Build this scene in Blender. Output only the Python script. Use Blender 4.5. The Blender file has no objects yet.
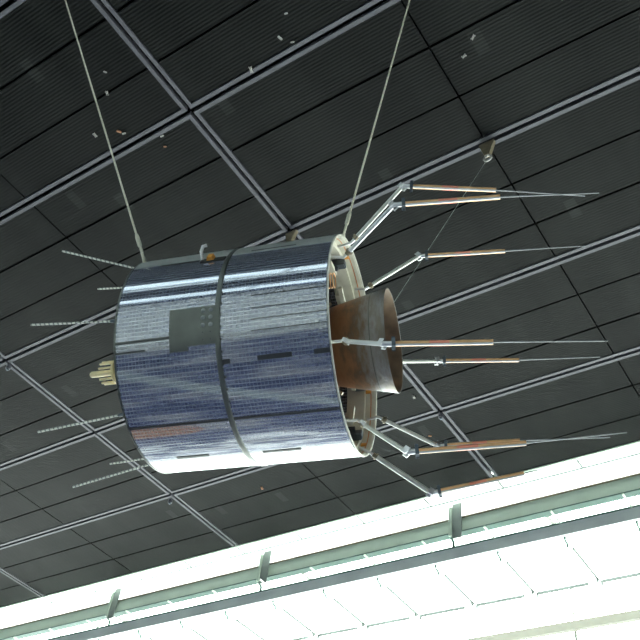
import bpy, bmesh, math, random
from mathutils import Vector, Matrix
random.seed(7)
D2R = math.radians
COL = bpy.context.scene.collection
SC = bpy.context.scene

# ------------------------------------------------------------------ camera
CAM = Vector((0, 0, 1.6))
FPX = 878.86
RIGHT = Vector((0.828422105, 0.549320505, 0.109379151))
DOWN = Vector((-0.322428654, 0.627387888, -0.708818877))
FWD = Vector((-0.457991898, 0.551934254, 0.696858666))
cam = bpy.data.cameras.new('camera')
cam.sensor_width = 36; cam.lens = FPX / 640 * 36; cam.clip_end = 300
co = bpy.data.objects.new('camera', cam); COL.objects.link(co)
m = Matrix((RIGHT, -DOWN, -FWD)).transposed().to_4x4(); m.translation = CAM
co.matrix_world = m
SC.camera = co

# ------------------------------------------------------------------ light
SC.view_settings.view_transform = 'Standard'
SC.view_settings.look = 'None'
SC.view_settings.gamma = 1
SC.view_settings.use_curve_mapping = False
SC.view_settings.exposure = 0.0
w = bpy.data.worlds.new('overcast_sky'); SC.world = w; w.use_nodes = True
nt = w.node_tree; bg = nt.nodes['Background']
tc = nt.nodes.new('ShaderNodeTexCoord'); sp = nt.nodes.new('ShaderNodeSeparateXYZ')
rp = nt.nodes.new('ShaderNodeValToRGB')
nt.links.new(tc.outputs['Generated'], sp.inputs[0]); nt.links.new(sp.outputs['Z'], rp.inputs[0])
rp.color_ramp.elements[0].position = 0.0; rp.color_ramp.elements[0].color = (0.62, 0.64, 0.63, 1)
rp.color_ramp.elements[1].position = 0.12; rp.color_ramp.elements[1].color = (0.96, 1.0, 0.98, 1)
nt.links.new(rp.outputs[0], bg.inputs['Color'])
bg.inputs['Strength'].default_value = 11.0
H = 11.6          # ceiling height
XM, YM, CX, CY = -5.925, 3.79, 6.3713, 2.3507   # one major ceiling joint crossing, and the module

# ------------------------------------------------------------------ materials
def mat(name, color=(.5, .5, .5), rough=.5, metal=0., spec=.5, coat=0., noise=None, bump=None, trans=None):
    m = bpy.data.materials.new(name); m.use_nodes = True
    n = m.node_tree.nodes; l = m.node_tree.links; b = n['Principled BSDF']
    b.inputs['Base Color'].default_value = (*color, 1); b.inputs['Roughness'].default_value = rough
    b.inputs['Metallic'].default_value = metal; b.inputs['Specular IOR Level'].default_value = spec
    b.inputs['Coat Weight'].default_value = coat; b.inputs['Coat Roughness'].default_value = .05
    t = n.new('ShaderNodeTexCoord')
    if noise:
        sc, amt, stretch = noise
        mp = n.new('ShaderNodeMapping'); mp.inputs['Scale'].default_value = stretch
        nz = n.new('ShaderNodeTexNoise'); nz.inputs['Scale'].default_value = sc; nz.inputs['Detail'].default_value = 5
        l.new(t.outputs['Object'], mp.inputs[0]); l.new(mp.outputs[0], nz.inputs['Vector'])
        r = n.new('ShaderNodeValToRGB')
        r.color_ramp.elements[0].position = .3; r.color_ramp.elements[1].position = .7
        r.color_ramp.elements[0].color = (*[c * (1 - amt) for c in color], 1)
        r.color_ramp.elements[1].color = (*[min(1, c * (1 + amt)) for c in color], 1)
        l.new(nz.outputs['Fac'], r.inputs[0]); l.new(r.outputs[0], b.inputs['Base Color'])
    if bump:
        nz = n.new('ShaderNodeTexNoise'); nz.inputs['Scale'].default_value = bump[0]
        bp = n.new('ShaderNodeBump'); bp.inputs['Strength'].default_value = bump[1]; bp.inputs['Distance'].default_value = .01
        l.new(t.outputs['Object'], nz.inputs['Vector']); l.new(nz.outputs['Fac'], bp.inputs['Height']); l.new(bp.outputs[0], b.inputs['Normal'])
    if trans:
        tr = n.new('ShaderNodeBsdfTranslucent'); tr.inputs['Color'].default_value = (*color, 1)
        mx = n.new('ShaderNodeMixShader'); mx.inputs[0].default_value = trans
        l.new(b.outputs[0], mx.inputs[1]); l.new(tr.outputs[0], mx.inputs[2]); l.new(mx.outputs[0], n['Material Output'].inputs['Surface'])
    return m

def math_node(nt, op, a, b=None, c=None):
    x = nt.nodes.new('ShaderNodeMath'); x.operation = op
    for i, v in enumerate((a, b, c)):
        if v is None: continue
        if isinstance(v, (int, float)): x.inputs[i].default_value = v
        else: nt.links.new(v, x.inputs[i])
    return x.outputs[0]

def mixc(nt, fac, a, b):
    x = nt.nodes.new('ShaderNodeMix'); x.data_type = 'RGBA'
    for k, v in ((0, fac), (6, a), (7, b)):
        if isinstance(v, (int, float)): x.inputs[k].default_value = v
        elif isinstance(v, tuple): x.inputs[k].default_value = (*v, 1)
        else: nt.links.new(v, x.inputs[k])
    return x.outputs[2]

def ceiling_mat():
    m = bpy.data.materials.new('dark_ribbed_panel'); m.use_nodes = True
    nt = m.node_tree; n = nt.nodes; l = nt.links; b = n['Principled BSDF']
    t = n.new('ShaderNodeTexCoord'); s = n.new('ShaderNodeSeparateXYZ'); l.new(t.outputs['Object'], s.inputs[0])
    rib = math_node(nt, 'SINE', math_node(nt, 'MULTIPLY', s.outputs['Y'], 2 * math.pi / .045))
    rib = math_node(nt, 'MULTIPLY_ADD', rib, .5, .5)
    # faint paler bands: struts and ducts that show through the perforated sheet
    mp = n.new('ShaderNodeMapping'); mp.inputs['Scale'].default_value = (1.6, .28, 1); l.new(t.outputs['Object'], mp.inputs[0])
    nz = n.new('ShaderNodeTexNoise'); nz.inputs['Scale'].default_value = 1.0; nz.inputs['Detail'].default_value = 3; l.new(mp.outputs[0], nz.inputs['Vector'])
    r = n.new('ShaderNodeValToRGB'); e = r.color_ramp.elements
    e[0].position = .38; e[0].color = (.0, .0, .0, 1); e[1].position = .72; e[1].color = (1, 1, 1, 1)
    l.new(nz.outputs['Fac'], r.inputs[0])
    vo = n.new('ShaderNodeTexVoronoi'); vo.inputs['Scale'].default_value = 1.0
    mp2 = n.new('ShaderNodeMapping'); mp2.inputs['Scale'].default_value = (1.15, .55, 1); l.new(t.outputs['Object'], mp2.inputs[0]); l.new(mp2.outputs[0], vo.inputs['Vector'])
    vo.distance = 'CHEBYCHEV'; vo.inputs['Randomness'].default_value = .8
    st = math_node(nt, 'LESS_THAN', vo.outputs['Distance'], .09)
    c = mixc(nt, r.outputs[0], CEIL_A, CEIL_B)
    c = mixc(nt, math_node(nt, 'MULTIPLY', st, .35), c, CEIL_C)
    c = mixc(nt, math_node(nt, 'MULTIPLY', rib, .35), c, (.006, .007, .007))
    l.new(c, b.inputs['Base Color'])
    b.inputs['Roughness'].default_value = .55; b.inputs['Specular IOR Level'].default_value = .09
    bp = n.new('ShaderNodeBump'); bp.inputs['Strength'].default_value = .5; bp.inputs['Distance'].default_value = .004
    l.new(rib, bp.inputs['Height']); l.new(bp.outputs[0], b.inputs['Normal'])
    return m
CEIL_A, CEIL_B, CEIL_C = (.0026, .0031, .0029), (.0085, .0095, .0086), (.036, .039, .037)

def solar_mat():
    m = bpy.data.materials.new('solar_cells'); m.use_nodes = True
    nt = m.node_tree; n = nt.nodes; l = nt.links; b = n['Principled BSDF']
    t = n.new('ShaderNodeTexCoord'); s = n.new('ShaderNodeSeparateXYZ'); l.new(t.outputs['Object'], s.inputs[0])
    ang = math_node(nt, 'ARCTAN2', math_node(nt, 'MULTIPLY', s.outputs['Y'], -1), s.outputs['Z'])
    arc = math_node(nt, 'MULTIPLY', ang, .71)
    v = math_node(nt, 'DIVIDE', arc, .0248); u = math_node(nt, 'DIVIDE', s.outputs['X'], .0221)
    fv = math_node(nt, 'FRACT', v); fu = math_node(nt, 'FRACT', u)
    lv = math_node(nt, 'LESS_THAN', fv, .24); lu = math_node(nt, 'LESS_THAN', fu, .13)
    # cells: tone varies per cell and per row
    cv = n.new('ShaderNodeCombineXYZ'); l.new(math_node(nt, 'FLOOR', u), cv.inputs[0]); l.new(math_node(nt, 'FLOOR', v), cv.inputs[1])
    wn = n.new('ShaderNodeTexWhiteNoise'); l.new(cv.outputs[0], wn.inputs['Vector'])
    cr = n.new('ShaderNodeCombineXYZ'); l.new(math_node(nt, 'FLOOR', v), cr.inputs[1]); l.new(math_node(nt, 'FLOOR', math_node(nt, 'DIVIDE', u, 9)), cr.inputs[0])
    wr = n.new('ShaderNodeTexWhiteNoise'); l.new(cr.outputs[0], wr.inputs['Vector'])
    cell = mixc(nt, math_node(nt, 'MULTIPLY', wn.outputs['Value'], .35), SOL_A, SOL_B)
    cell = mixc(nt, math_node(nt, 'MULTIPLY', wr.outputs['Value'], .5), cell, SOL_C)
    c = mixc(nt, math_node(nt, 'MULTIPLY', lu, .28), cell, SOL_L)
    c = mixc(nt, math_node(nt, 'MULTIPLY', lv, .6), c, SOL_L)
    l.new(c, b.inputs['Base Color'])
    b.inputs['Metallic'].default_value = SOL_MET
    b.inputs['Roughness'].default_value = .13
    b.inputs['Coat Weight'].default_value = .9; b.inputs['Coat Roughness'].default_value = .04; b.inputs['Coat IOR'].default_value = 2.6
    # every cell row sits at a slightly different tilt; long ripples along the drum
    mp = n.new('ShaderNodeMapping'); mp.inputs['Scale'].default_value = (.9, 5, 5); l.new(t.outputs['Object'], mp.inputs[0])
    nz = n.new('ShaderNodeTexNoise'); nz.inputs['Scale'].default_value = 1.6; nz.inputs['Detail'].default_value = 2; l.new(mp.outputs[0], nz.inputs['Vector'])
    h = math_node(nt, 'ADD', math_node(nt, 'MULTIPLY', nz.outputs['Fac'], 1.0), 0.0)
    bp = n.new('ShaderNodeBump'); bp.inputs['Strength'].default_value = .09; bp.inputs['Distance'].default_value = .02
    l.new(h, bp.inputs['Height']); l.new(bp.outputs[0], b.inputs['Normal'])
    return m
SOL_A, SOL_B, SOL_C, SOL_L, SOL_MET = (.11, .135, .225), (.20, .23, .32), (.27, .29, .33), (.52, .55, .57), .5

def nozzle_mat():
    m = bpy.data.materials.new('heat_tinted_metal'); m.use_nodes = True
    nt = m.node_tree; n = nt.nodes; l = nt.links; b = n['Principled BSDF']
    t = n.new('ShaderNodeTexCoord'); s = n.new('ShaderNodeSeparateXYZ'); l.new(t.outputs['Object'], s.inputs[0])
    mp = n.new('ShaderNodeMapping'); mp.inputs['Scale'].default_value = (3, 1, 1); l.new(t.outputs['Object'], mp.inputs[0])
    nz = n.new('ShaderNodeTexNoise'); nz.inputs['Scale'].default_value = 7; nz.inputs['Detail'].default_value = 8; nz.inputs['Roughness'].default_value = .65
    l.new(mp.outputs[0], nz.inputs['Vector'])
    p = math_node(nt, 'MULTIPLY_ADD', math_node(nt, 'SUBTRACT', nz.outputs['Fac'], .5), .42, s.outputs['X'])
    r = n.new('ShaderNodeValToRGB'); e = r.color_ramp.elements
    mr = n.new('ShaderNodeMapRange'); mr.inputs['From Min'].default_value = .5; mr.inputs['From Max'].default_value = .92
    l.new(p, mr.inputs['Value']); l.new(mr.outputs[0], r.inputs[0])
    e[0].position = .0; e[0].color = (.30, .12, .05, 1)
    e[1].position = 1.; e[1].color = (.17, .15, .125, 1)
    q = e.new(.30); q.color = (.36, .17, .085, 1)
    q = e.new(.55); q.color = (.17, .11, .07, 1)
    q = e.new(.78); q.color = (.24, .24, .25, 1)
    l.new(r.outputs[0], b.inputs['Base Color'])
    b.inputs['Metallic'].default_value = .55; b.inputs['Roughness'].default_value = .38
    bp = n.new('ShaderNodeBump'); bp.inputs['Strength'].default_value = .25; bp.inputs['Distance'].default_value = .01
    l.new(nz.outputs['Fac'], bp.inputs['Height']); l.new(bp.outputs[0], b.inputs['Normal'])
    return m

def floor_mat():
    m = bpy.data.materials.new('stone_and_carpet_floor'); m.use_nodes = True
    nt = m.node_tree; n = nt.nodes; l = nt.links; b = n['Principled BSDF']
    t = n.new('ShaderNodeTexCoord'); s = n.new('ShaderNodeSeparateXYZ'); l.new(t.outputs['Object'], s.inputs[0])
    nz = n.new('ShaderNodeTexNoise'); nz.inputs['Scale'].default_value = .8; nz.inputs['Detail'].default_value = 5; l.new(t.outputs['Object'], nz.inputs['Vector'])
    r = n.new('ShaderNodeValToRGB'); e = r.color_ramp.elements
    e[0].position = .42; e[0].color = (.035, .045, .11, 1); e[1].position = .60; e[1].color = (.30, .29, .32, 1)  # mottling added to the unseen carpet so the drum mirrors varied streaks
    q = e.new(.5); q.color = (.10, .11, .19, 1)
    l.new(nz.outputs['Fac'], r.inputs[0])
    br = n.new('ShaderNodeTexBrick'); br.inputs['Scale'].default_value = 1; br.inputs['Color1'].default_value = (.62, .60, .56, 1); br.inputs['Color2'].default_value = (.55, .54, .51, 1)
    br.inputs['Mortar'].default_value = (.4, .4, .38, 1); br.inputs['Mortar Size'].default_value = .01; br.offset = 0
    l.new(t.outputs['Object'], br.inputs['Vector'])
    X, Y = s.outputs['X'], s.outputs['Y']
    # pale slanting strip, added out of view for the band mirrored in the drum
    d = math_node(nt, 'ABSOLUTE', math_node(nt, 'SUBTRACT', X, math_node(nt, 'MULTIPLY_ADD', Y, .218, -4.21)))
    strip = math_node(nt, 'MULTIPLY', math_node(nt, 'LESS_THAN', d, .19), math_node(nt, 'LESS_THAN', math_node(nt, 'ABSOLUTE', Y), 4.6))
    c = mixc(nt, strip, r.outputs[0], (.34, .37, .38))
    # rust coloured disc, added out of view for warm glints on the drum
    dm = math_node(nt, 'SQRT', math_node(nt, 'ADD', math_node(nt, 'POWER', math_node(nt, 'ADD', X, 6.3), 2), math_node(nt, 'POWER', math_node(nt, 'SUBTRACT', Y, 4.1), 2)))
    c = mixc(nt, math_node(nt, 'LESS_THAN', dm, .75), c, (.36, .19, .12))
    # pale patches added towards the glass, mirrored as white streaks in the drum
    n2 = n.new('ShaderNodeTexNoise'); n2.inputs['Scale'].default_value = 1.1; n2.inputs['Detail'].default_value = 3; l.new(t.outputs['Object'], n2.inputs['Vector'])
    pk = math_node(nt, 'MULTIPLY', math_node(nt, 'GREATER_THAN', n2.outputs['Fac'], .53), math_node(nt, 'GREATER_THAN', Y, 6.2))
    c = mixc(nt, pk, c, (.8, .8, .82))
    k = math_node(nt, 'ADD', math_node(nt, 'LESS_THAN', Y, -8.0), math_node(nt, 'GREATER_THAN', Y, 12.5))
    l.new(mixc(nt, k, c, br.outputs['Color']), b.inputs['Base Color'])
    b.inputs['Roughness'].default_value = .6
    return m

def glass_mat(name='clear_glass', tint=(.93, .97, .95)):
    m = bpy.data.materials.new(name); m.use_nodes = True
    nt = m.node_tree; n = nt.nodes; l = nt.links
    tr = n.new('ShaderNodeBsdfTransparent'); tr.inputs[0].default_value = (*tint, 1)
    gl = n.new('ShaderNodeBsdfGlossy'); gl.inputs['Roughness'].default_value = .02
    mx = n.new('ShaderNodeMixShader'); mx.inputs[0].default_value = .07; l.new(tr.outputs[0], mx.inputs[1]); l.new(gl.outputs[0], mx.inputs[2])
    l.new(mx.outputs[0], n['Material Output'].inputs['Surface'])
    return m

M = dict(
    liner=mat('brown_nozzle_liner', (.17, .11, .062), .6, .1, noise=(9, .4, (1, 1, 1))), stud=mat('grey_stud', (.30, .32, .31), .4, noise=(20, .05, (1, 1, 1))),
    ceil=ceiling_mat(), solar=solar_mat(), nozzle=nozzle_mat(), floor=floor_mat(), glass=glass_mat(), tinted=glass_mat('tinted_glass', (.5, .55, .57)), bar=mat('dark_grey_bar', (.10, .12, .11), .5), mid=mat('mid_grey_steel', (.28, .32, .29), .5),
    black=mat('black_void', (.004, .004, .004), .9, spec=.1),
    rail=mat('grey_painted_rail', (.092, .092, .104), .45, spec=.22, noise=(3, .12, (1, 1, 1))),
    white=mat('white_diffuser', (.93, .95, .94), .6, trans=.88),
    wallw=mat('pale_plaster', (.54, .56, .56), .8, noise=(1.5, .05, (1, 1, 1))),
    sage=mat('sage_green_steel', (.62, .72, .60), .5, noise=(2, .08, (1, 1, 1))),
    teal=mat('dark_green_steel', (.11, .19, .16), .5, noise=(2, .1, (1, 1, 1))),
    steel=mat('grey_green_steel', (.74, .78, .78), .4, .2, noise=(2, .06, (1, 1, 1))),
    cream=mat('cream_painted_steel', (.17, .165, .13), .5, noise=(2, .05, (1, 1, 1))),
    bone=mat('cream_structure', (.62, .60, .50), .5, noise=(9, .12, (1, 1, 1))),
    rimm=mat('cream_edge_trim', (.70, .69, .60), .4),
    grey=mat('grey_metal_skin', (.42, .44, .43), .3, .25, noise=(14, .10, (.3, 1, 1))),
    dgrey=mat('olive_grey_panel', (.12, .13, .118), .35, .5, noise=(12, .12, (1, 1, 1))),
    strip=mat('dark_seam_strip', (.07, .075, .075), .35, .5),
    boom=mat('painted_boom', (.62, .63, .57), .35, .35, noise=(12, .1, (1, 1, 1))),
    silver=mat('bright_aluminium', (.72, .73, .73), .38, .7),
    copper=mat('copper_sleeve', (.80, .46, .22), .35, .3, noise=(9, .2, (1, 1, 1))),
    pink=mat('pink_band', (.85, .30, .20), .35, .5),
    whip=mat('grey_whip_wire', (.30, .31, .32), .3, .7),
    clamp=mat('dark_clamp', (.09, .11, .13), .4, .6),
    orange=mat('orange_tag', (.75, .33, .05), .5),
    line=mat('orange_line', (.60, .22, .08), .6),
    ivory=mat('ivory_antenna', (.84, .70, .40), .5, noise=(30, .08, (1, 1, 1))),
    rope=mat('pale_wire_rope', (.62, .60, .48), .5, noise=(60, .15, (1, 1, 1))),
    twist=None, brass=mat('brass_bracket', (.26, .22, .15), .45, .4, noise=(20, .2, (1, 1, 1))),
    dark=mat('dark_interior', (.02, .02, .018), .7),
    lgrey=mat('pale_grey', (.34, .33, .31), .6), rust=mat('rust_coloured_speck', (.45, .22, .12), .6),
    white_p=mat('white_paint', (.82, .82, .80), .4),
)
def twist_mat():
    m = mat('twisted_whip', (.7, .7, .62), .45); nt = m.node_tree; n = nt.nodes; l = nt.links
    t = n.new('ShaderNodeTexCoord'); s = n.new('ShaderNodeSeparateXYZ'); l.new(t.outputs['Object'], s.inputs[0])
    w = math_node(nt, 'SINE', math_node(nt, 'MULTIPLY', math_node(nt, 'ADD', s.outputs['X'], math_node(nt, 'MULTIPLY', s.outputs['Z'], .3)), 2 * math.pi / .028))
    k = math_node(nt, 'GREATER_THAN', w, -.5)
    l.new(mixc(nt, k, (.25, .26, .23), (.78, .78, .70)), n['Principled BSDF'].inputs['Base Color'])
    return m
M['twist'] = twist_mat()

# ------------------------------------------------------------------ helpers
def box(bm, c, s, rot=None):
    r = bmesh.ops.create_cube(bm, size=1)
    for v in r['verts']:
        p = Vector((v.co.x * s[0], v.co.y * s[1], v.co.z * s[2]))
        if rot: p = rot @ p
        v.co = p + Vector(c)
def box2(bm, a, b):
    box(bm, [(a[i] + b[i]) / 2 for i in range(3)], [abs(b[i] - a[i]) for i in range(3)])
def frame(d):
    d = d.normalized(); u = d.cross(Vector((0, 0, 1)))
    if u.length < 1e-3: u = d.cross(Vector((0, 1, 0)))
    u.normalize(); return u, d.cross(u)
def tube(bm, pts, r, seg=12, cap=True):
    pts = [Vector(p) for p in pts]; rs = r if isinstance(r, (list, tuple)) else [r] * len(pts)
    rings = []; u = None
    for i, p in enumerate(pts):
        d = (pts[min(i + 1, len(pts) - 1)] - pts[max(i - 1, 0)]).normalized()
        if u is None: u, v = frame(d)
        else:
            u = (u - d * u.dot(d)).normalized(); v = d.cross(u)
        rings.append([bm.verts.new(p + rs[i] * (math.cos(a) * u + math.sin(a) * v)) for a in [2 * math.pi * k / seg for k in range(seg)]])
    for a, b in zip(rings, rings[1:]):
        for k in range(seg): bm.faces.new((a[k], a[(k + 1) % seg], b[(k + 1) % seg], b[k]))
    if cap: bm.faces.new(rings[0][::-1]); bm.faces.new(rings[-1])
def P(x, r, phi):          # a point in the satellite's own frame: along its axis, radius, angle from the top towards the camera side
    a = D2R(phi); return Vector((x, -r * math.sin(a), r * math.cos(a)))
def lathe(bm, prof, a0=0, a1=360, seg=96, closed=False):
    full = abs(a1 - a0) >= 359.9; n = seg if full else max(2, int(seg * (a1 - a0) / 360) + 1)
    rows = []
    for k in range(n if full else n + 1):
        ph = a0 + (a1 - a0) * k / n; rows.append([bm.verts.new(P(x, r, ph)) for x, r in prof])
    m = len(prof)
    for k in range(n):
        A = rows[k]; B = rows[(k + 1) % len(rows)]
        for j in range(m if closed else m - 1):
            bm.faces.new((A[j], A[(j + 1) % m], B[(j + 1) % m], B[j]))
    if closed and not full:
        bm.faces.new(rows[0][::-1]); bm.faces.new(rows[-1])
def obj(name, bm, mt, parent=None, smooth=False, angle=35):
    bmesh.ops.recalc_face_normals(bm, faces=bm.faces)
    me = bpy.data.meshes.new(name); bm.to_mesh(me); bm.free(); me.materials.append(mt)
    if smooth:
        me.shade_smooth()
        try: me.set_sharp_from_angle(angle=D2R(angle))
        except Exception: pass
    o = bpy.data.objects.new(name, me); COL.objects.link(o)
    if parent: o.parent = parent
    return o
def tag(o, label, cat, group=None):
    o['label'] = label; o['category'] = cat
    if group: o['group'] = group
    return o
def empty(name, loc, label=None, cat=None, group=None):
    o = bpy.data.objects.new(name, None); o.location = loc; o.empty_display_size = .2; COL.objects.link(o)
    if label: tag(o, label, cat, group)
    return o
def struct(o): o['kind'] = 'structure'; return o
def ray(px, py): return RIGHT * ((px - 320) / FPX) + DOWN * ((py - 320) / FPX) + FWD
def on_z(px, py, z): d = ray(px, py); return CAM + d * ((z - CAM.z) / d.z)

X0, X1, YB, YG = -42.0, 16.0, -13.0, 16.6
YE = 13.10      # edge of the dark ceiling
YF = 13.47      # white fascia, ledge and hung beam

# ------------------------------------------------------------------ setting
bm = bmesh.new(); box2(bm, (X0, YB, -.2), (X1, YG, 0)); struct(obj('floor', bm, M['floor']))
bm = bmesh.new(); box2(bm, (X0, YB - .2, 0), (X1, YB, H + .6)); struct(obj('wall_back', bm, M['wallw']))
bm = bmesh.new(); box2(bm, (X0 - .2, YB - .2, 0), (X0, YG, H + .6)); struct(obj('wall_left', bm, M['wallw']))
bm = bmesh.new(); box2(bm, (X1, YB - .2, 0), (X1 + .2, YG, H + .6)); struct(obj('wall_right', bm, M['dgrey']))

# ceiling: dark ribbed panels with open joints under a black deck; a skylight slot behind the camera
SLOTS = ((-5.4, -3.1), (-11.2, -8.6))
def in_slot(a, b, pad=0.): return any(b > s0 - pad and a < s1 + pad for s0, s1 in SLOTS)
bm = bmesh.new()
j = -8
while YM + j * CY < YE - .1:
    for k in range(3):
        ya = YM + j * CY + k * CY / 3; yb = ya + CY / 3
        ya += .094 if k == 0 else .016; yb -= .094 if k == 2 else .016
        if k == 2 and j == 3: yb = YE
        if yb > YE: yb = YE
        if ya < YB + .1 or in_slot(ya + .2, yb - .2): continue
        for i in range(-12, 8):
            xa = XM + i * CX / 2; xb = xa + CX / 2
            xa += .094 if i % 2 == 0 else .012; xb -= .094 if i % 2 else .012
            if xa < X0 or xb > X1: continue
            box2(bm, (xa, ya, H), (xb, yb, H + .05))
    j += 1
ceil = struct(obj('ceiling', bm, M['ceil']))
bm = bmesh.new(); 
for ya, yb in ((SLOTS[0][1], YE), (SLOTS[1][1], SLOTS[0][0]), (YB, SLOTS[1][0])): box2(bm, (X0, ya, H + .16), (X1, yb, H + .3))
obj('ceiling_deck', bm, M['black'], ceil)
GAP, RW = .030, .054
for j in range(-7, 4):
    y = YM + j * CY
    if y < YB or in_slot(y, y): continue
    bm = bmesh.new()
    for i in range(-6, 4):
        xa, xb = max(X0, XM + i * CX + GAP), min(X1, XM + (i + 1) * CX - GAP)
        if xb > xa:
            for s in (-1, 1): box2(bm, (xa, y + s * GAP, H - .015), (xb, y + s * (GAP + RW), H + .06))
    obj('ceiling_rail', bm, M['rail'], ceil)
for i in range(-5, 4):
    x = XM + i * CX
    if x < X0 or x > X1: continue
    bm = bmesh.new()
    for j in range(-7, 4):
        ya, yb = YM + j * CY + GAP + RW, min(YE, YM + (j + 1) * CY - GAP - RW)
        if ya < YB or in_slot(ya, yb): continue
        for s in (-1, 1): box2(bm, (x + s * GAP, ya, H - .013), (x + s * (GAP + RW), yb, H + .06))
    obj('ceiling_rail', bm, M['rail'], ceil)
# skylight slots
for q, (s0, s1) in enumerate(SLOTS):
    bm = bmesh.new()
    for i in range(-11, 8):
        x = XM + i * CX / 2
        if X0 < x < X1: box2(bm, (x - .06, s0, H + .1), (x + .06, s1, H + .3))
    if q == 0: box2(bm, (X0, s0 + .5, H + .05), (X1, s0 + 1.0, H + .3))
    wn = struct(obj('window_%d' % (q + 1), bm, M['steel']))
    bm = bmesh.new(); box2(bm, (X0, s0 - .05, H + .3), (X1, s1 + .05, H + .32)); obj('window_pane', bm, M['tinted'], wn)

# soffit strip beyond the dark ceiling, its thin joints
bm = bmesh.new()
step = CX / 4
i0 = int((X0 - XM) / step)
for i in range(i0, int((X1 - XM) / step)):
    xa = XM + i * step + .012; xb = xa + step - .024
    box2(bm, (xa, YE + .045, H - .004), (xb, YF - .006, H + .012))
sof = struct(obj('trim_1', bm, M['white']))
bm = bmesh.new(); box2(bm, (X0, YE, H - .02), (X1, YE + .045, H + .1)); struct(obj('trim_2', bm, M['sage']))
bm = bmesh.new()
for i in range(i0, int((X1 - XM) / step)): box2(bm, (XM + i * step - .014, YE + .045, H - .02), (XM + i * step + .014, YF - .03, H + .03))
struct(obj('trim_7', bm, M['bar']))
# upright white fascia
bm = bmesh.new(); box2(bm, (X0, YF, H - .47), (X1, YF + .012, H + .01)); struct(obj('trim_3', bm, M['white']))
bm = bmesh.new(); box2(bm, (X0, YF - .03, H - .022), (X1, YF, H + .006)); struct(obj('trim_4', bm, M['bar']))
# green ledge beam
bm = bmesh.new(); box2(bm, (X0, YF - .02, H - .73), (X1, YF + .03, H - .46))
led = struct(obj('trim_5', bm, M['sage']))
bm = bmesh.new(); box2(bm, (X0, YF - .02, H - .755), (X1, YF + .15, H - .73)); obj('flange', bm, M['teal'], led)
bm = bmesh.new(); box2(bm, (X0, YF - .05, H - .46), (X1, YF + .02, H - .435)); obj('top_lip', bm, M['brass'], led)

# hung grey beam
PW = 1.30
BZ0, BZ1 = H - 1.30, H - 1.07
bm = bmesh.new(); box2(bm, (X0, YF, BZ0), (X1, YF + .14, BZ1))
beam = tag(obj('hung_beam', bm, M['steel']), 'long straight grey steel beam hung below the green ledge by the white panels', 'beam')
bm = bmesh.new(); box2(bm, (X0, YF - .015, BZ1), (X1, YF + .16, BZ1 + .03)); obj('cap_plate', bm, M['teal'], beam)
# hangers
for n, (x, lab) in enumerate(((-2.35, None), (-7.05, 'pale green steel hanger nearest the lower right antenna rods, above the grey beam'),
                            (-11.73, 'pale green steel hanger between ledge and grey beam, right below the blue drum'),
                            (-16.33, 'pale green steel hanger, second from the left edge of the picture'),
                            (-20.8, 'pale green steel hanger at the far lower left edge of the picture'))):
    if lab is None: continue
    h = empty('beam_hanger', (x, YF, H - .1), lab, 'hanger', 'hangers carrying the grey beam')
    bm = bmesh.new(); box2(bm, (-.03, -.10, -.74), (.03, -.055, -.10)); box2(bm, (.03, -.055, -.74), (.05, .0, -.03)); obj('web_plate', bm, M['sage'], h)
    bm = bmesh.new(); box2(bm, (.04, -.075, -.80), (.24, -.05, -.03)); obj('side_plate', bm, M['mid'], h)
    bm = bmesh.new(); tube(bm, [(0, -.02, -.75), (0, .07, -.8), (0, .07, BZ1 + .03 - H + .1)], .028); obj('hanger_rod', bm, M['teal'], h, True)

# arms that reach inwards from the beam top
for n in range(15):
    x = -4.86 + PW * (n - 12)
    bm = bmesh.new(); box2(bm, (x - .014, YF - .45, BZ1 + .0), (x + .014, YF - .016, BZ1 + .03)); obj('beam_arm', bm, M['sage'], beam)
# white panels beyond the beam, each with its side bar, hook and end clips
ORD = ['cut by the right picture edge', 'first', 'second', 'third', 'fourth', 'fifth', 'sixth', 'seventh', 'eighth', 'ninth', 'tenth']
for k in range(11):
    x = -3.56 - PW * k
    p = empty('diffuser_panel', (x, YF + .15, BZ0))
    where = ORD[0] if k == 0 else ORD[k] + ' whole one from the right picture edge'
    tag(p, 'white panel beyond the grey beam, ' + where, 'panel', 'white panels beyond the grey beam')
    bm = bmesh.new(); box2(bm, (.05, .02, .0), (PW - .03, 1.60, .012)); obj('sheet', bm, M['white'], p)
    bm = bmesh.new(); box2(bm, (.004, .30, -.03), (.042, 1.56, .0)); obj('side_bar', bm, M['bar'], p)
    bm = bmesh.new(); box2(bm, (.08, 1.59, -.045), (PW - .20, 1.63, .0)); obj('end_bar', bm, M['bar'], p)
    bm = bmesh.new(); tube(bm, [(.022, -.08, .0), (.022, -.06, -.06), (.022, .02, -.08), (.022, .05, -.14)], .020, 8); obj('hook', bm, M['teal'], p, True)
    for dx, dy in ((.012, 1.46), (.05, 1.60)):
        bm = bmesh.new(); box2(bm, (dx - .010, dy, -.085), (dx + .022, dy + .06, .01)); obj('end_clip', bm, M['bar'], p)

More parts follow.
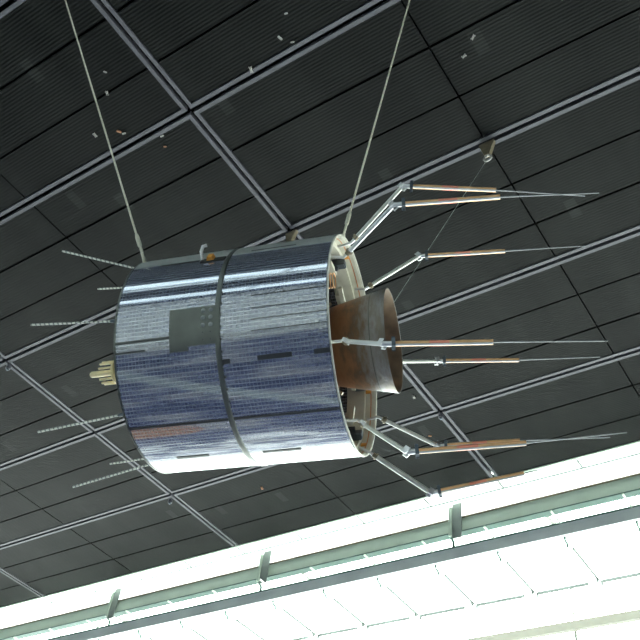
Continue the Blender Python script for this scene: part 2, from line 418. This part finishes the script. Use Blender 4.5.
# glazed outer wall and glass roof strip
bm = bmesh.new()
for k in range(int((X1 - X0) / 6.37) + 1):
    x = XM + (k - 5) * CX
    if X0 < x < X1: box2(bm, (x - .02, YG + .08, 0), (x + .02, YG + .14, H + .6))
wg = struct(obj('window_3', bm, M['cream']))
bm = bmesh.new(); box2(bm, (X0, YG + .05, 0), (X1, YG + .07, H + .6)); obj('window_pane', bm, M['glass'], wg)
bm = bmesh.new(); box2(bm, (X0, YG - .08, H - 1.50), (X1, YG + .02, H - 1.32)); struct(obj('trim_6', bm, M['cream']))
bm = bmesh.new()
for k in range(int((X1 - X0) / 6.37) + 1):
    x = XM + (k - 5) * CX
    if X0 < x < X1: box2(bm, (x - .04, YE + .1, H + .62), (x + .04, YG, H + .7))
wr_ = struct(obj('window_4', bm, M['cream']))
bm = bmesh.new(); box2(bm, (X0, YE, H + .6), (X1, YG + .1, H + .62)); obj('window_pane', bm, M['glass'], wr_)

# ------------------------------------------------------------------ ceiling fittings
def ceiling_bracket(loc, lab, s=1.0):
    r = empty('ceiling_bracket', loc, lab, 'bracket')
    bm = bmesh.new()
    vs = [bm.verts.new(v) for v in ((-.10 * s, -.03, -.02), (.10 * s, -.03, -.02), (.035 * s, -.03, -.26 * s), (-.035 * s, -.03, -.26 * s),
                                    (-.10 * s, .03, -.02), (.10 * s, .03, -.02), (.035 * s, .03, -.26 * s), (-.035 * s, .03, -.26 * s))]
    for f in ((0, 1, 2, 3), (7, 6, 5, 4), (0, 4, 5, 1), (1, 5, 6, 2), (2, 6, 7, 3), (3, 7, 4, 0)): bm.faces.new([vs[k] for k in f])
    obj('bracket_plate', bm, M['brass'], r)
    bm = bmesh.new(); tube(bm, [(.05 * math.sin(a), 0, -.31 * s + .055 * math.cos(a)) for a in [2 * math.pi * k / 14 for k in range(15)]], .016, 8); obj('shackle', bm, M['lgrey'], r, True)
    return r
b3 = on_z(487, 143, H - .03)
ceiling_bracket(b3, 'tan cable bracket on ceiling rail above the copper antenna rods', 1.1)
ceiling_bracket(on_z(292, 232, H - .03), 'tan bracket on ceiling rail crossing just above the drum top')
for q, lab in (((441, 415), 'small grey fixture at ceiling rail crossing right of the rocket nozzle'),
               ((170.5, 500), 'small grey fixture at ceiling rail crossing below the drum'),
               ((9, 366), 'small grey fixture at ceiling rail crossing by the left picture edge')):
    f = empty('ceiling_fixture', on_z(*q, H - .015), lab, 'fixture', 'small fixtures at rail crossings')
    bm = bmesh.new(); tube(bm, [(0, 0, 0), (0, 0, -.07)], .045, 16); obj('housing', bm, M['rail'], f, True)
    bm = bmesh.new(); tube(bm, [(0, 0, -.07), (0, 0, -.10)], [.03, .02], 16); obj('lens', bm, M['clamp'], f, True)
clips = [(105, 72, 'just right of the left wire, upper of two'), (107, 93, 'just right of the left wire, lower of two'), (95, 135, 'left of the left wire'),
         (124, 133.5, 'between the left wire and the rail crossing'), (162, 136, 'right under the rail left of the upper rail crossing'), (286, 13.5, 'at the top centre, highest of three'),
         (280, 38, 'at the top centre, left of two in a row'), (292.5, 42, 'at the top centre, touching the rail'), (251, 69.5, 'on the rail right of the upper rail crossing'),
         (414, 397, 'just below the rocket nozzle mouth'), (464, 56, 'in the dark upper right, hook shaped'), (473, 37, 'in the dark upper right, faintest and highest')]
rusty = [(165, 146.5, 'below the rail at upper left'), (119, 131.5, 'right beside the left wire'), (430, 436, 'between the lower antenna booms'), (262, 488, 'below the drum')]
for q in clips + rusty:  # small ceiling marks of no settled kind, built as raised specks
    c = on_z(q[0], q[1], H - .012); bm = bmesh.new()
    a = random.random() * 3; rot = Matrix.Rotation(a, 3, 'Z'); s = random.uniform(.5, .85)
    box(bm, (0, 0, 0), (.085 * s, .035 * s, .024), rot)
    bmesh.ops.bevel(bm, geom=bm.edges[:], offset=.006, segments=2, affect='EDGES')
    ru = q in rusty
    o = obj('ceiling_speck', bm, M['rust'] if ru else M['lgrey']); o.location = c
    tag(o, ('tiny rust coloured ceiling clip ' if ru else 'tiny pale ceiling clip ') + q[2], 'speck', 'rust coloured ceiling specks' if ru else 'pale ceiling specks')

# ------------------------------------------------------------------ the satellite
AX = Vector((0.94082163, 0.33691278, 0.03666652)).normalized()
E2 = Vector((-0.03451987, -0.01236173, 0.99932756)); E2 = (E2 - AX * E2.dot(AX)).normalized()
EY = E2.cross(AX).normalized()
SAT = CAM + Vector((-3.06861603, 3.1061562, 3.81072291))
mw = Matrix((AX, EY, E2)).transposed().to_4x4(); mw.translation = SAT
R, L = .71, 1.3274; HL = L / 2
sat = empty('satellite', (0, 0, 0), 'drum shaped satellite clad in blue solar cells, hung on wires under the dark ceiling', 'satellite')
sat.matrix_world = mw
inv = mw.inverted()
def loc(wp): return inv @ Vector(wp)
# skins: two bands of solar cells
for xa, xb in ((-HL + .012, -.022), (.012, HL - .012)):
    bm = bmesh.new(); lathe(bm, [(xa, R), (xb, R), (xb, R - .012), (xa, R - .012)], seg=180, closed=True)
    obj('solar_panel_band', bm, M['solar'], sat, True)
# skin strips that carry no cells
def patch(name, xa, xb, p0, p1, mt, t=.003, parent=None, r0=R - .001):
    bm = bmesh.new(); lathe(bm, [(xa, r0), (xb, r0), (xb, R + t), (xa, R + t)], p0, p1, seg=180, closed=True)
    return obj(name, bm, mt, parent or sat, True)
for xa, xb in ((-HL + .012, -.022), (.012, HL - .012)):
    patch('bare_skin_strip', xa, xb, 40, 70, M['grey'])
    patch('cover_strip', xa, xb, 163.3, 164.6, M['strip'], .004)
patch('cover_strip', -HL + .012, -.30, 120.3, 121.6, M['strip'], .004)
patch('cover_strip', -HL + .012, -.463, 125.4, 126.3, M['strip'], .004)
for xa, xb in ((.226, .43), (.012, .06), (.56, HL - .012)):
    patch('cover_strip', xa, xb, 134.2, 136.4, M['strip'], .004)
for xa, xb, p in ((.13, .42, 66.5), (-.46, -.20, 70.5)): patch('cover_strip', xa, xb, p, p + 1.6, M['strip'], .004)
for p in (104.2, 111.0, 116.6, 122.2): patch('cover_strip', .20, HL - .012, p, p + .35, M['strip'], .003)
for xa, xb, p in ((-.45, -.24, 187), (.10, .34, 189)): patch('cover_strip', xa, xb, p, p + 1.5, M['strip'], .004)
# slot with the lifting hook on the top
sl = patch('lifting_slot', -.19, -.03, 70, 75, M['dark'], .004)
bm = bmesh.new(); tube(bm, [P(-.185, R, 70), P(-.185, R + .05, 69), P(-.175, R + .075, 67), P(-.155, R + .075, 66)], .011, 10); obj('lifting_hook', bm, M['white_p'], sl, True)
bm = bmesh.new(); lathe(bm, [(-.15, R), (-.10, R), (-.11, R + .028), (-.14, R + .028)], 69, 73, seg=360, closed=True); obj('orange_tag', bm, M['orange'], sl)
# equipment hatch with six studs
hat = patch('equipment_hatch', -.305, -.013, 107.2, 126.2, M['dgrey'], .006)
patch('hatch_foot', -.305, -.19, 126.2, 128.3, M['dgrey'], .006, hat)
for k, ph in enumerate((109.5, 113.2, 116.9)):
    for x in (-.093, -.045):
        bm = bmesh.new(); c = P(x, R + .006, ph); nrm = P(0, 1, ph)
        tube(bm, [c, c + nrm * .006, c + nrm * .011], [.014, .012, .003], 14); obj('stud', bm, M['stud'], hat, True, 80)
for ph, xs in ((120.5, (-.093, -.045)), (124, (-.093, -.045))):
    for x in xs:
        bm = bmesh.new(); c = P(x, R + .006, ph); nrm = P(0, 1, ph); tube(bm, [c, c + nrm * .004], .005, 8); obj('stud', bm, M['strip'], hat, True)
# middle ring and its edge
bm = bmesh.new(); lathe(bm, [(-.022, R - .015), (-.022, R + .002), (-.012, R + .006), (.006, R + .006), (.012, R + .001), (.012, R - .015)], seg=180, closed=True)
obj('centre_ring', bm, M['dgrey'], sat, True)
for ph in range(100, 160, 6):
    patch('ring_tab', .010, .020, ph, ph + 1.0, M['strip'], .004)
# end trims
bm = bmesh.new(); lathe(bm, [(-HL, R - .02), (-HL, R + .003), (-HL + .012, R + .003), (-HL + .012, R - .02)], seg=180, closed=True); obj('aft_trim', bm, M['dgrey'], sat, True)
bm = bmesh.new(); lathe(bm, [(HL, R - .009), (HL + .001, R + .001), (HL - .007, R + .003), (HL - .012, R - .009)], seg=180, closed=True); obj('open_end_trim', bm, M['rimm'], sat, True)
# closed end
bm = bmesh.new(); lathe(bm, [(-HL + .02, R - .012), (-HL + .02, .10), (-HL + .02, .001)], seg=96); obj('aft_bulkhead', bm, M['dgrey'], sat)
# inner ring at the open end
bm = bmesh.new(); lathe(bm, [(HL - .011, R - .0125), (HL - .011, R - .018), (HL - .075, R - .018), (HL - .075, R - .055), (HL - .20, R - .055), (HL - .20, R - .013)], seg=144, closed=True)
ring = obj('inner_ring', bm, M['bone'], sat, True)
bm = bmesh.new(); lathe(bm, [(HL - .034, R - .0175), (HL - .040, R - .0175), (HL - .040, R - .0195), (HL - .034, R - .0195)], seg=144, closed=True); obj('orange_seal', bm, M['line'], ring, True)
for ph in range(0, 360, 45):
    bm = bmesh.new(); a = P(HL - .10, R - .085, ph + 17)
    rot = Matrix((Vector((1, 0, 0)), P(0, 1, ph + 17).cross(Vector((1, 0, 0))), P(0, 1, ph + 17))).transposed()
    box(bm, a, (.09, .07, .05), rot); box(bm, P(HL - .13, R - .12, ph + 17), (.05, .03, .03), rot)
    bmesh.ops.bevel(bm, geom=bm.edges[:], offset=.006, segments=2, affect='EDGES'); obj('hinge_block', bm, M['clamp'], ring)
    bm = bmesh.new(); box(bm, P(HL - .055, R - .023, ph + 15), (.035, .035, .010), rot); obj('orange_label', bm, M['orange'], ring)
for ph in range(20, 380, 30):
    bm = bmesh.new(); rot = Matrix((Vector((1, 0, 0)), P(0, 1, ph).cross(Vector((1, 0, 0))), P(0, 1, ph))).transposed()
    box(bm, P(HL - .17, R - .09, ph), (.03, .05, .09), rot); box(bm, P(HL - .14, R - .13, ph), (.03, .16, .03), rot); obj('stiffener', bm, M['bone'], ring)
# dark deck inside, equipment rails and copper coil
bm = bmesh.new(); lathe(bm, [(HL - .25, R - .014), (HL - .25, .20), (HL - .34, .20), (HL - .34, .001)], seg=96); obj('inner_deck', bm, M['dark'], sat, True)
bm = bmesh.new()
for k in range(4): tube(bm, [P(HL - .11 - .018 * k, .45, 30) + Vector((.0, .045 * math.cos(a), .055 * math.sin(a))) for a in [2 * math.pi * q / 20 for q in range(21)]], .004, 6)
obj('copper_coil', bm, M['copper'], sat, True)
# rocket nozzle: open bell with wall thickness
bm = bmesh.new()
prof = [(HL - .33, .20), (HL - .20, .235), (HL - .10, .262), (HL + .06, .298), (HL + .18, .322), (HL + .245, .337), (HL + .252, .336), (HL + .250, .328),
        (HL + .18, .312), (HL + .06, .288), (HL - .10, .252), (HL - .20, .222), (HL - .28, .15), (HL - .30, .07), (HL - .31, .001)]
lathe(bm, prof[:8], seg=120); noz = obj('rocket_nozzle', bm, M['nozzle'], sat, True, 50)
bm = bmesh.new(); lathe(bm, prof[7:], seg=120); obj('nozzle_liner', bm, M['liner'], noz, True, 50)
bm = bmesh.new(); lathe(bm, [(HL + .150, .316), (HL + .150, .3175), (HL + .156, .3185), (HL + .156, .317)], seg=120, closed=True); obj('weld_line', bm, M['dgrey'], noz, True)
for ph in (78, 200, 320):
    bm = bmesh.new(); a = P(HL - .12, .275, ph); tube(bm, [a, a + P(0, .03, ph), a + P(.03, .05, ph)], .012, 8); obj('nozzle_lug', bm, M['brass'], noz, True)

JOINTS = {
1: [(-2.281, 2.941, 5.945), (-1.882, 2.892, 6.24), (-1.374, 3.199, 6.229), (-0.903, 3.493, 6.207)],
2: [(-2.191, 2.77, 5.581), (-1.77, 2.64, 5.687), (-1.234, 2.925, 5.752), (-0.747, 3.202, 5.801)],
3: [(-2.478, 3.421, 6.06), (-2.161, 3.599, 6.419), (-1.61, 3.853, 6.433), (-1.109, 4.073, 6.438)],
4: [(-2.226, 2.895, 5.007), (-1.895, 2.83, 4.788), (-1.403, 3.129, 4.844), (-0.897, 3.451, 4.907)],
5: [(-2.607, 3.86, 5.785), (-2.356, 4.251, 6.007), (-1.821, 4.501, 6.002), (-1.302, 4.725, 6.002)],
6: [(-2.36, 3.317, 4.786), (-2.062, 3.404, 4.521), (-1.492, 3.71, 4.609), (-1.009, 3.961, 4.697)],
7: [(-2.625, 3.932, 5.343), (-2.402, 4.374, 5.328), (-1.889, 4.594, 5.36), (-1.35, 4.844, 5.384)],
8: [(-2.571, 3.78, 4.932), (-2.305, 4.118, 4.758), (-1.76, 4.312, 4.871), (-1.242, 4.491, 4.985)]}
for k, js in JOINTS.items():
    a, e, c, t = [loc(p) for p in js]
    d1 = (e - a).normalized(); d2 = (c - e).normalized()
    bm = bmesh.new(); tube(bm, [a + d1 * .06, e - d1 * .015], .0135 if k != 8 else .016, 14)
    boom = obj('antenna_boom', bm, M['silver'] if k in (2, 4) else M['boom'], sat, True)
    # root fitting that reaches back to the hinge block inside the rim
    rad = Vector((0, a.y, a.z)).normalized()
    bm = bmesh.new(); root = Vector((HL - .05, 0, 0)) + rad * (R - .06)
    tube(bm, [root, a + d1 * .0, a + d1 * .035], [.009, .010, .012], 10); obj('root_link', bm, M['silver'], boom, True)
    bm = bmesh.new(); tube(bm, [a + d1 * .03, a + d1 * .055], .016, 12); tube(bm, [a + d1 * .048, a + d1 * .058], .024, 10); obj('root_joint', bm, M['brass'], boom, True)
    if k in (4, 6):
        u, v = frame(d1); bm = bmesh.new(); tube(bm, [a + d1 * .05 - v * .012, a + d1 * .05 + v * .012], .026, 20); obj('root_disc', bm, M['white_p'], boom, True)
    # knuckle: forked plates, short sleeve, dark clamp
    bm = bmesh.new(); tube(bm, [e - d1 * .03, e, e + d2 * .045], [.013, .0155, .015], 12)
    u, v = frame(d1)
    for s in (-1, 1): box(bm, e + u * .019 * s - d1 * .005, (.034, .006, .045), Matrix((d1, u, v)).transposed())
    obj('knuckle', bm, M['silver'], boom, True)
    u, v = frame(d2); bm = bmesh.new(); box(bm, e + d2 * .055, (.012, .036, .060), Matrix((d2, u, v)).transposed())
    bmesh.ops.bevel(bm, geom=bm.edges[:], offset=.004, segments=2, affect='EDGES'); obj('clamp', bm, M['clamp'], boom)
    bm = bmesh.new(); tube(bm, [e + d2 * .06, c], .0150, 14)
    cs = obj('copper_sleeve', bm, M['copper'], boom, True)
    ln = (c - e).length
    bm = bmesh.new(); tube(bm, [e + d2 * ln * .42, e + d2 * ln * .60], .0156, 14); obj('pink_band', bm, M['pink'], cs, True)
    off = Vector((0, 0, -1)) * .0
    bm = bmesh.new(); tube(bm, [e + d2 * .06 + Vector((0, -.006, -.014)), c + Vector((0, -.006, -.014))], .0062, 10); obj('lit_underside', bm, M['silver'], cs, True)  # bright tube added as the lit underside of the reflective sleeve
    bm = bmesh.new(); tube(bm, [c - d2 * .01, c + (t - c) * .35, t], [.0045, .0034, .0026], 8); obj('whip', bm, M['whip'], boom, True)

# rear whips and the ivory feed on the closed end
REAR = [((-3.516, 2.348, 5.742), (-3.986, 2.014, 5.849)), ((-3.662, 2.727, 6.033), (-4.229, 2.521, 6.076)), ((-3.471, 2.285, 5.193), (-3.95, 2.022, 5.144)),
        ((-3.585, 2.646, 4.773), (-4.091, 2.437, 4.656)), ((-3.747, 3.101, 4.76), (-4.295, 2.951, 4.635)), ((-3.891, 3.464, 5.129), (-4.474, 3.304, 5.101)),
        ((-3.914, 3.477, 5.591), (-4.48, 3.374, 5.6)), ((-3.816, 3.161, 5.979), (-4.368, 3.011, 6.046))]
for a, b in REAR:
    a = loc(a); b = loc(b); d = (b - a).normalized()
    bm = bmesh.new(); tube(bm, [a + Vector((.03, 0, 0)), a, a + d * .05], [.012, .012, .009], 10); wbase = None
    bm2 = bmesh.new(); tube(bm2, [a + d * .0, b], [.0062, .0062], 10)
    wh = obj('rear_whip', bm2, M['twist'], sat, True); obj('whip_socket', bm, M['clamp'], wh, True)
bm = bmesh.new(); tube(bm, [(-HL + .02, 0, 0), (-HL - .33, 0, 0)], .05, 24); fd = obj('feed_mast', bm, M['ivory'], sat, True)
bm = bmesh.new(); tube(bm, [(-HL - .33, 0, 0), (-HL - .342, 0, 0)], .082, 28); obj('feed_collar', bm, M['ivory'], fd, True)
bm = bmesh.new(); tube(bm, [(-HL - .35, 0, 0), (-HL - .52, 0, 0), (-HL - .53, 0, 0)], [.021, .021, .015], 14); obj('feed_rod', bm, M['ivory'], fd, True)
for k in range(12):
    c = P(0, .074, 30 * k + 15); bm = bmesh.new(); tube(bm, [c + Vector((-HL - .335, 0, 0)), c + Vector((-HL - .43, 0, 0)), c + Vector((-HL - .436, 0, 0))], [.0075, .0075, .005], 10)
    obj('feed_tine', bm, M['ivory'], fd, True)

# hanging lugs on the drum
for x, ph in ((-HL + .02, 57), (HL - .02, 33)):
    bm = bmesh.new(); tube(bm, [P(x, R - .01, ph), P(x, R + .04, ph)], .012, 10); obj('hanging_lug', bm, M['rope'], sat, True)

# ------------------------------------------------------------------ cables
def cable(a, b, lab, r=.0070, fit=True):
    a = Vector(a); b = Vector(b); o = empty('suspension_cable', a, lab, 'cable')
    d = (b - a); n = 60; dn = d.normalized(); u, v = frame(dn)
    s = .24 if fit else 0
    bm = bmesh.new(); tube(bm, [dn * s + (d - dn * s) * t for t in [k / n for k in range(n + 1)]], r, 8); obj('wire_rope', bm, M['rope'] if fit else M['mid'], o, True)
    if fit:
        bm = bmesh.new(); tube(bm, [dn * .06 + u * .022 * math.sin(q) - dn * .055 * math.cos(q) for q in [2 * math.pi * k / 18 for k in range(19)]], .0075, 8)
        obj('shackle', bm, M['rope'], o, True)
        bm = bmesh.new(); tube(bm, [dn * .11, dn * .13, dn * .22, dn * .25], [.008, .014, .014, .009], 10); obj('ferrule', bm, M['rope'], o, True)
    return o
la = mw @ P(-HL + .02, R + .03, 57); lb = mw @ P(HL - .02, R + .03, 33)
cable(la, (-5.62, .565, H - .02), 'pale wire rope on the left, holding the closed end of the drum')
cable(lb, (-1.99, 3.255, H - .02), 'pale wire rope in the middle, holding the open end of the drum')
lc = mw @ P(HL - .02, R - .04, 316)
cable(lc, b3 + Vector((0, 0, -.36)), 'thin dark wire running from the tan ceiling bracket behind the nozzle', .0022, False)
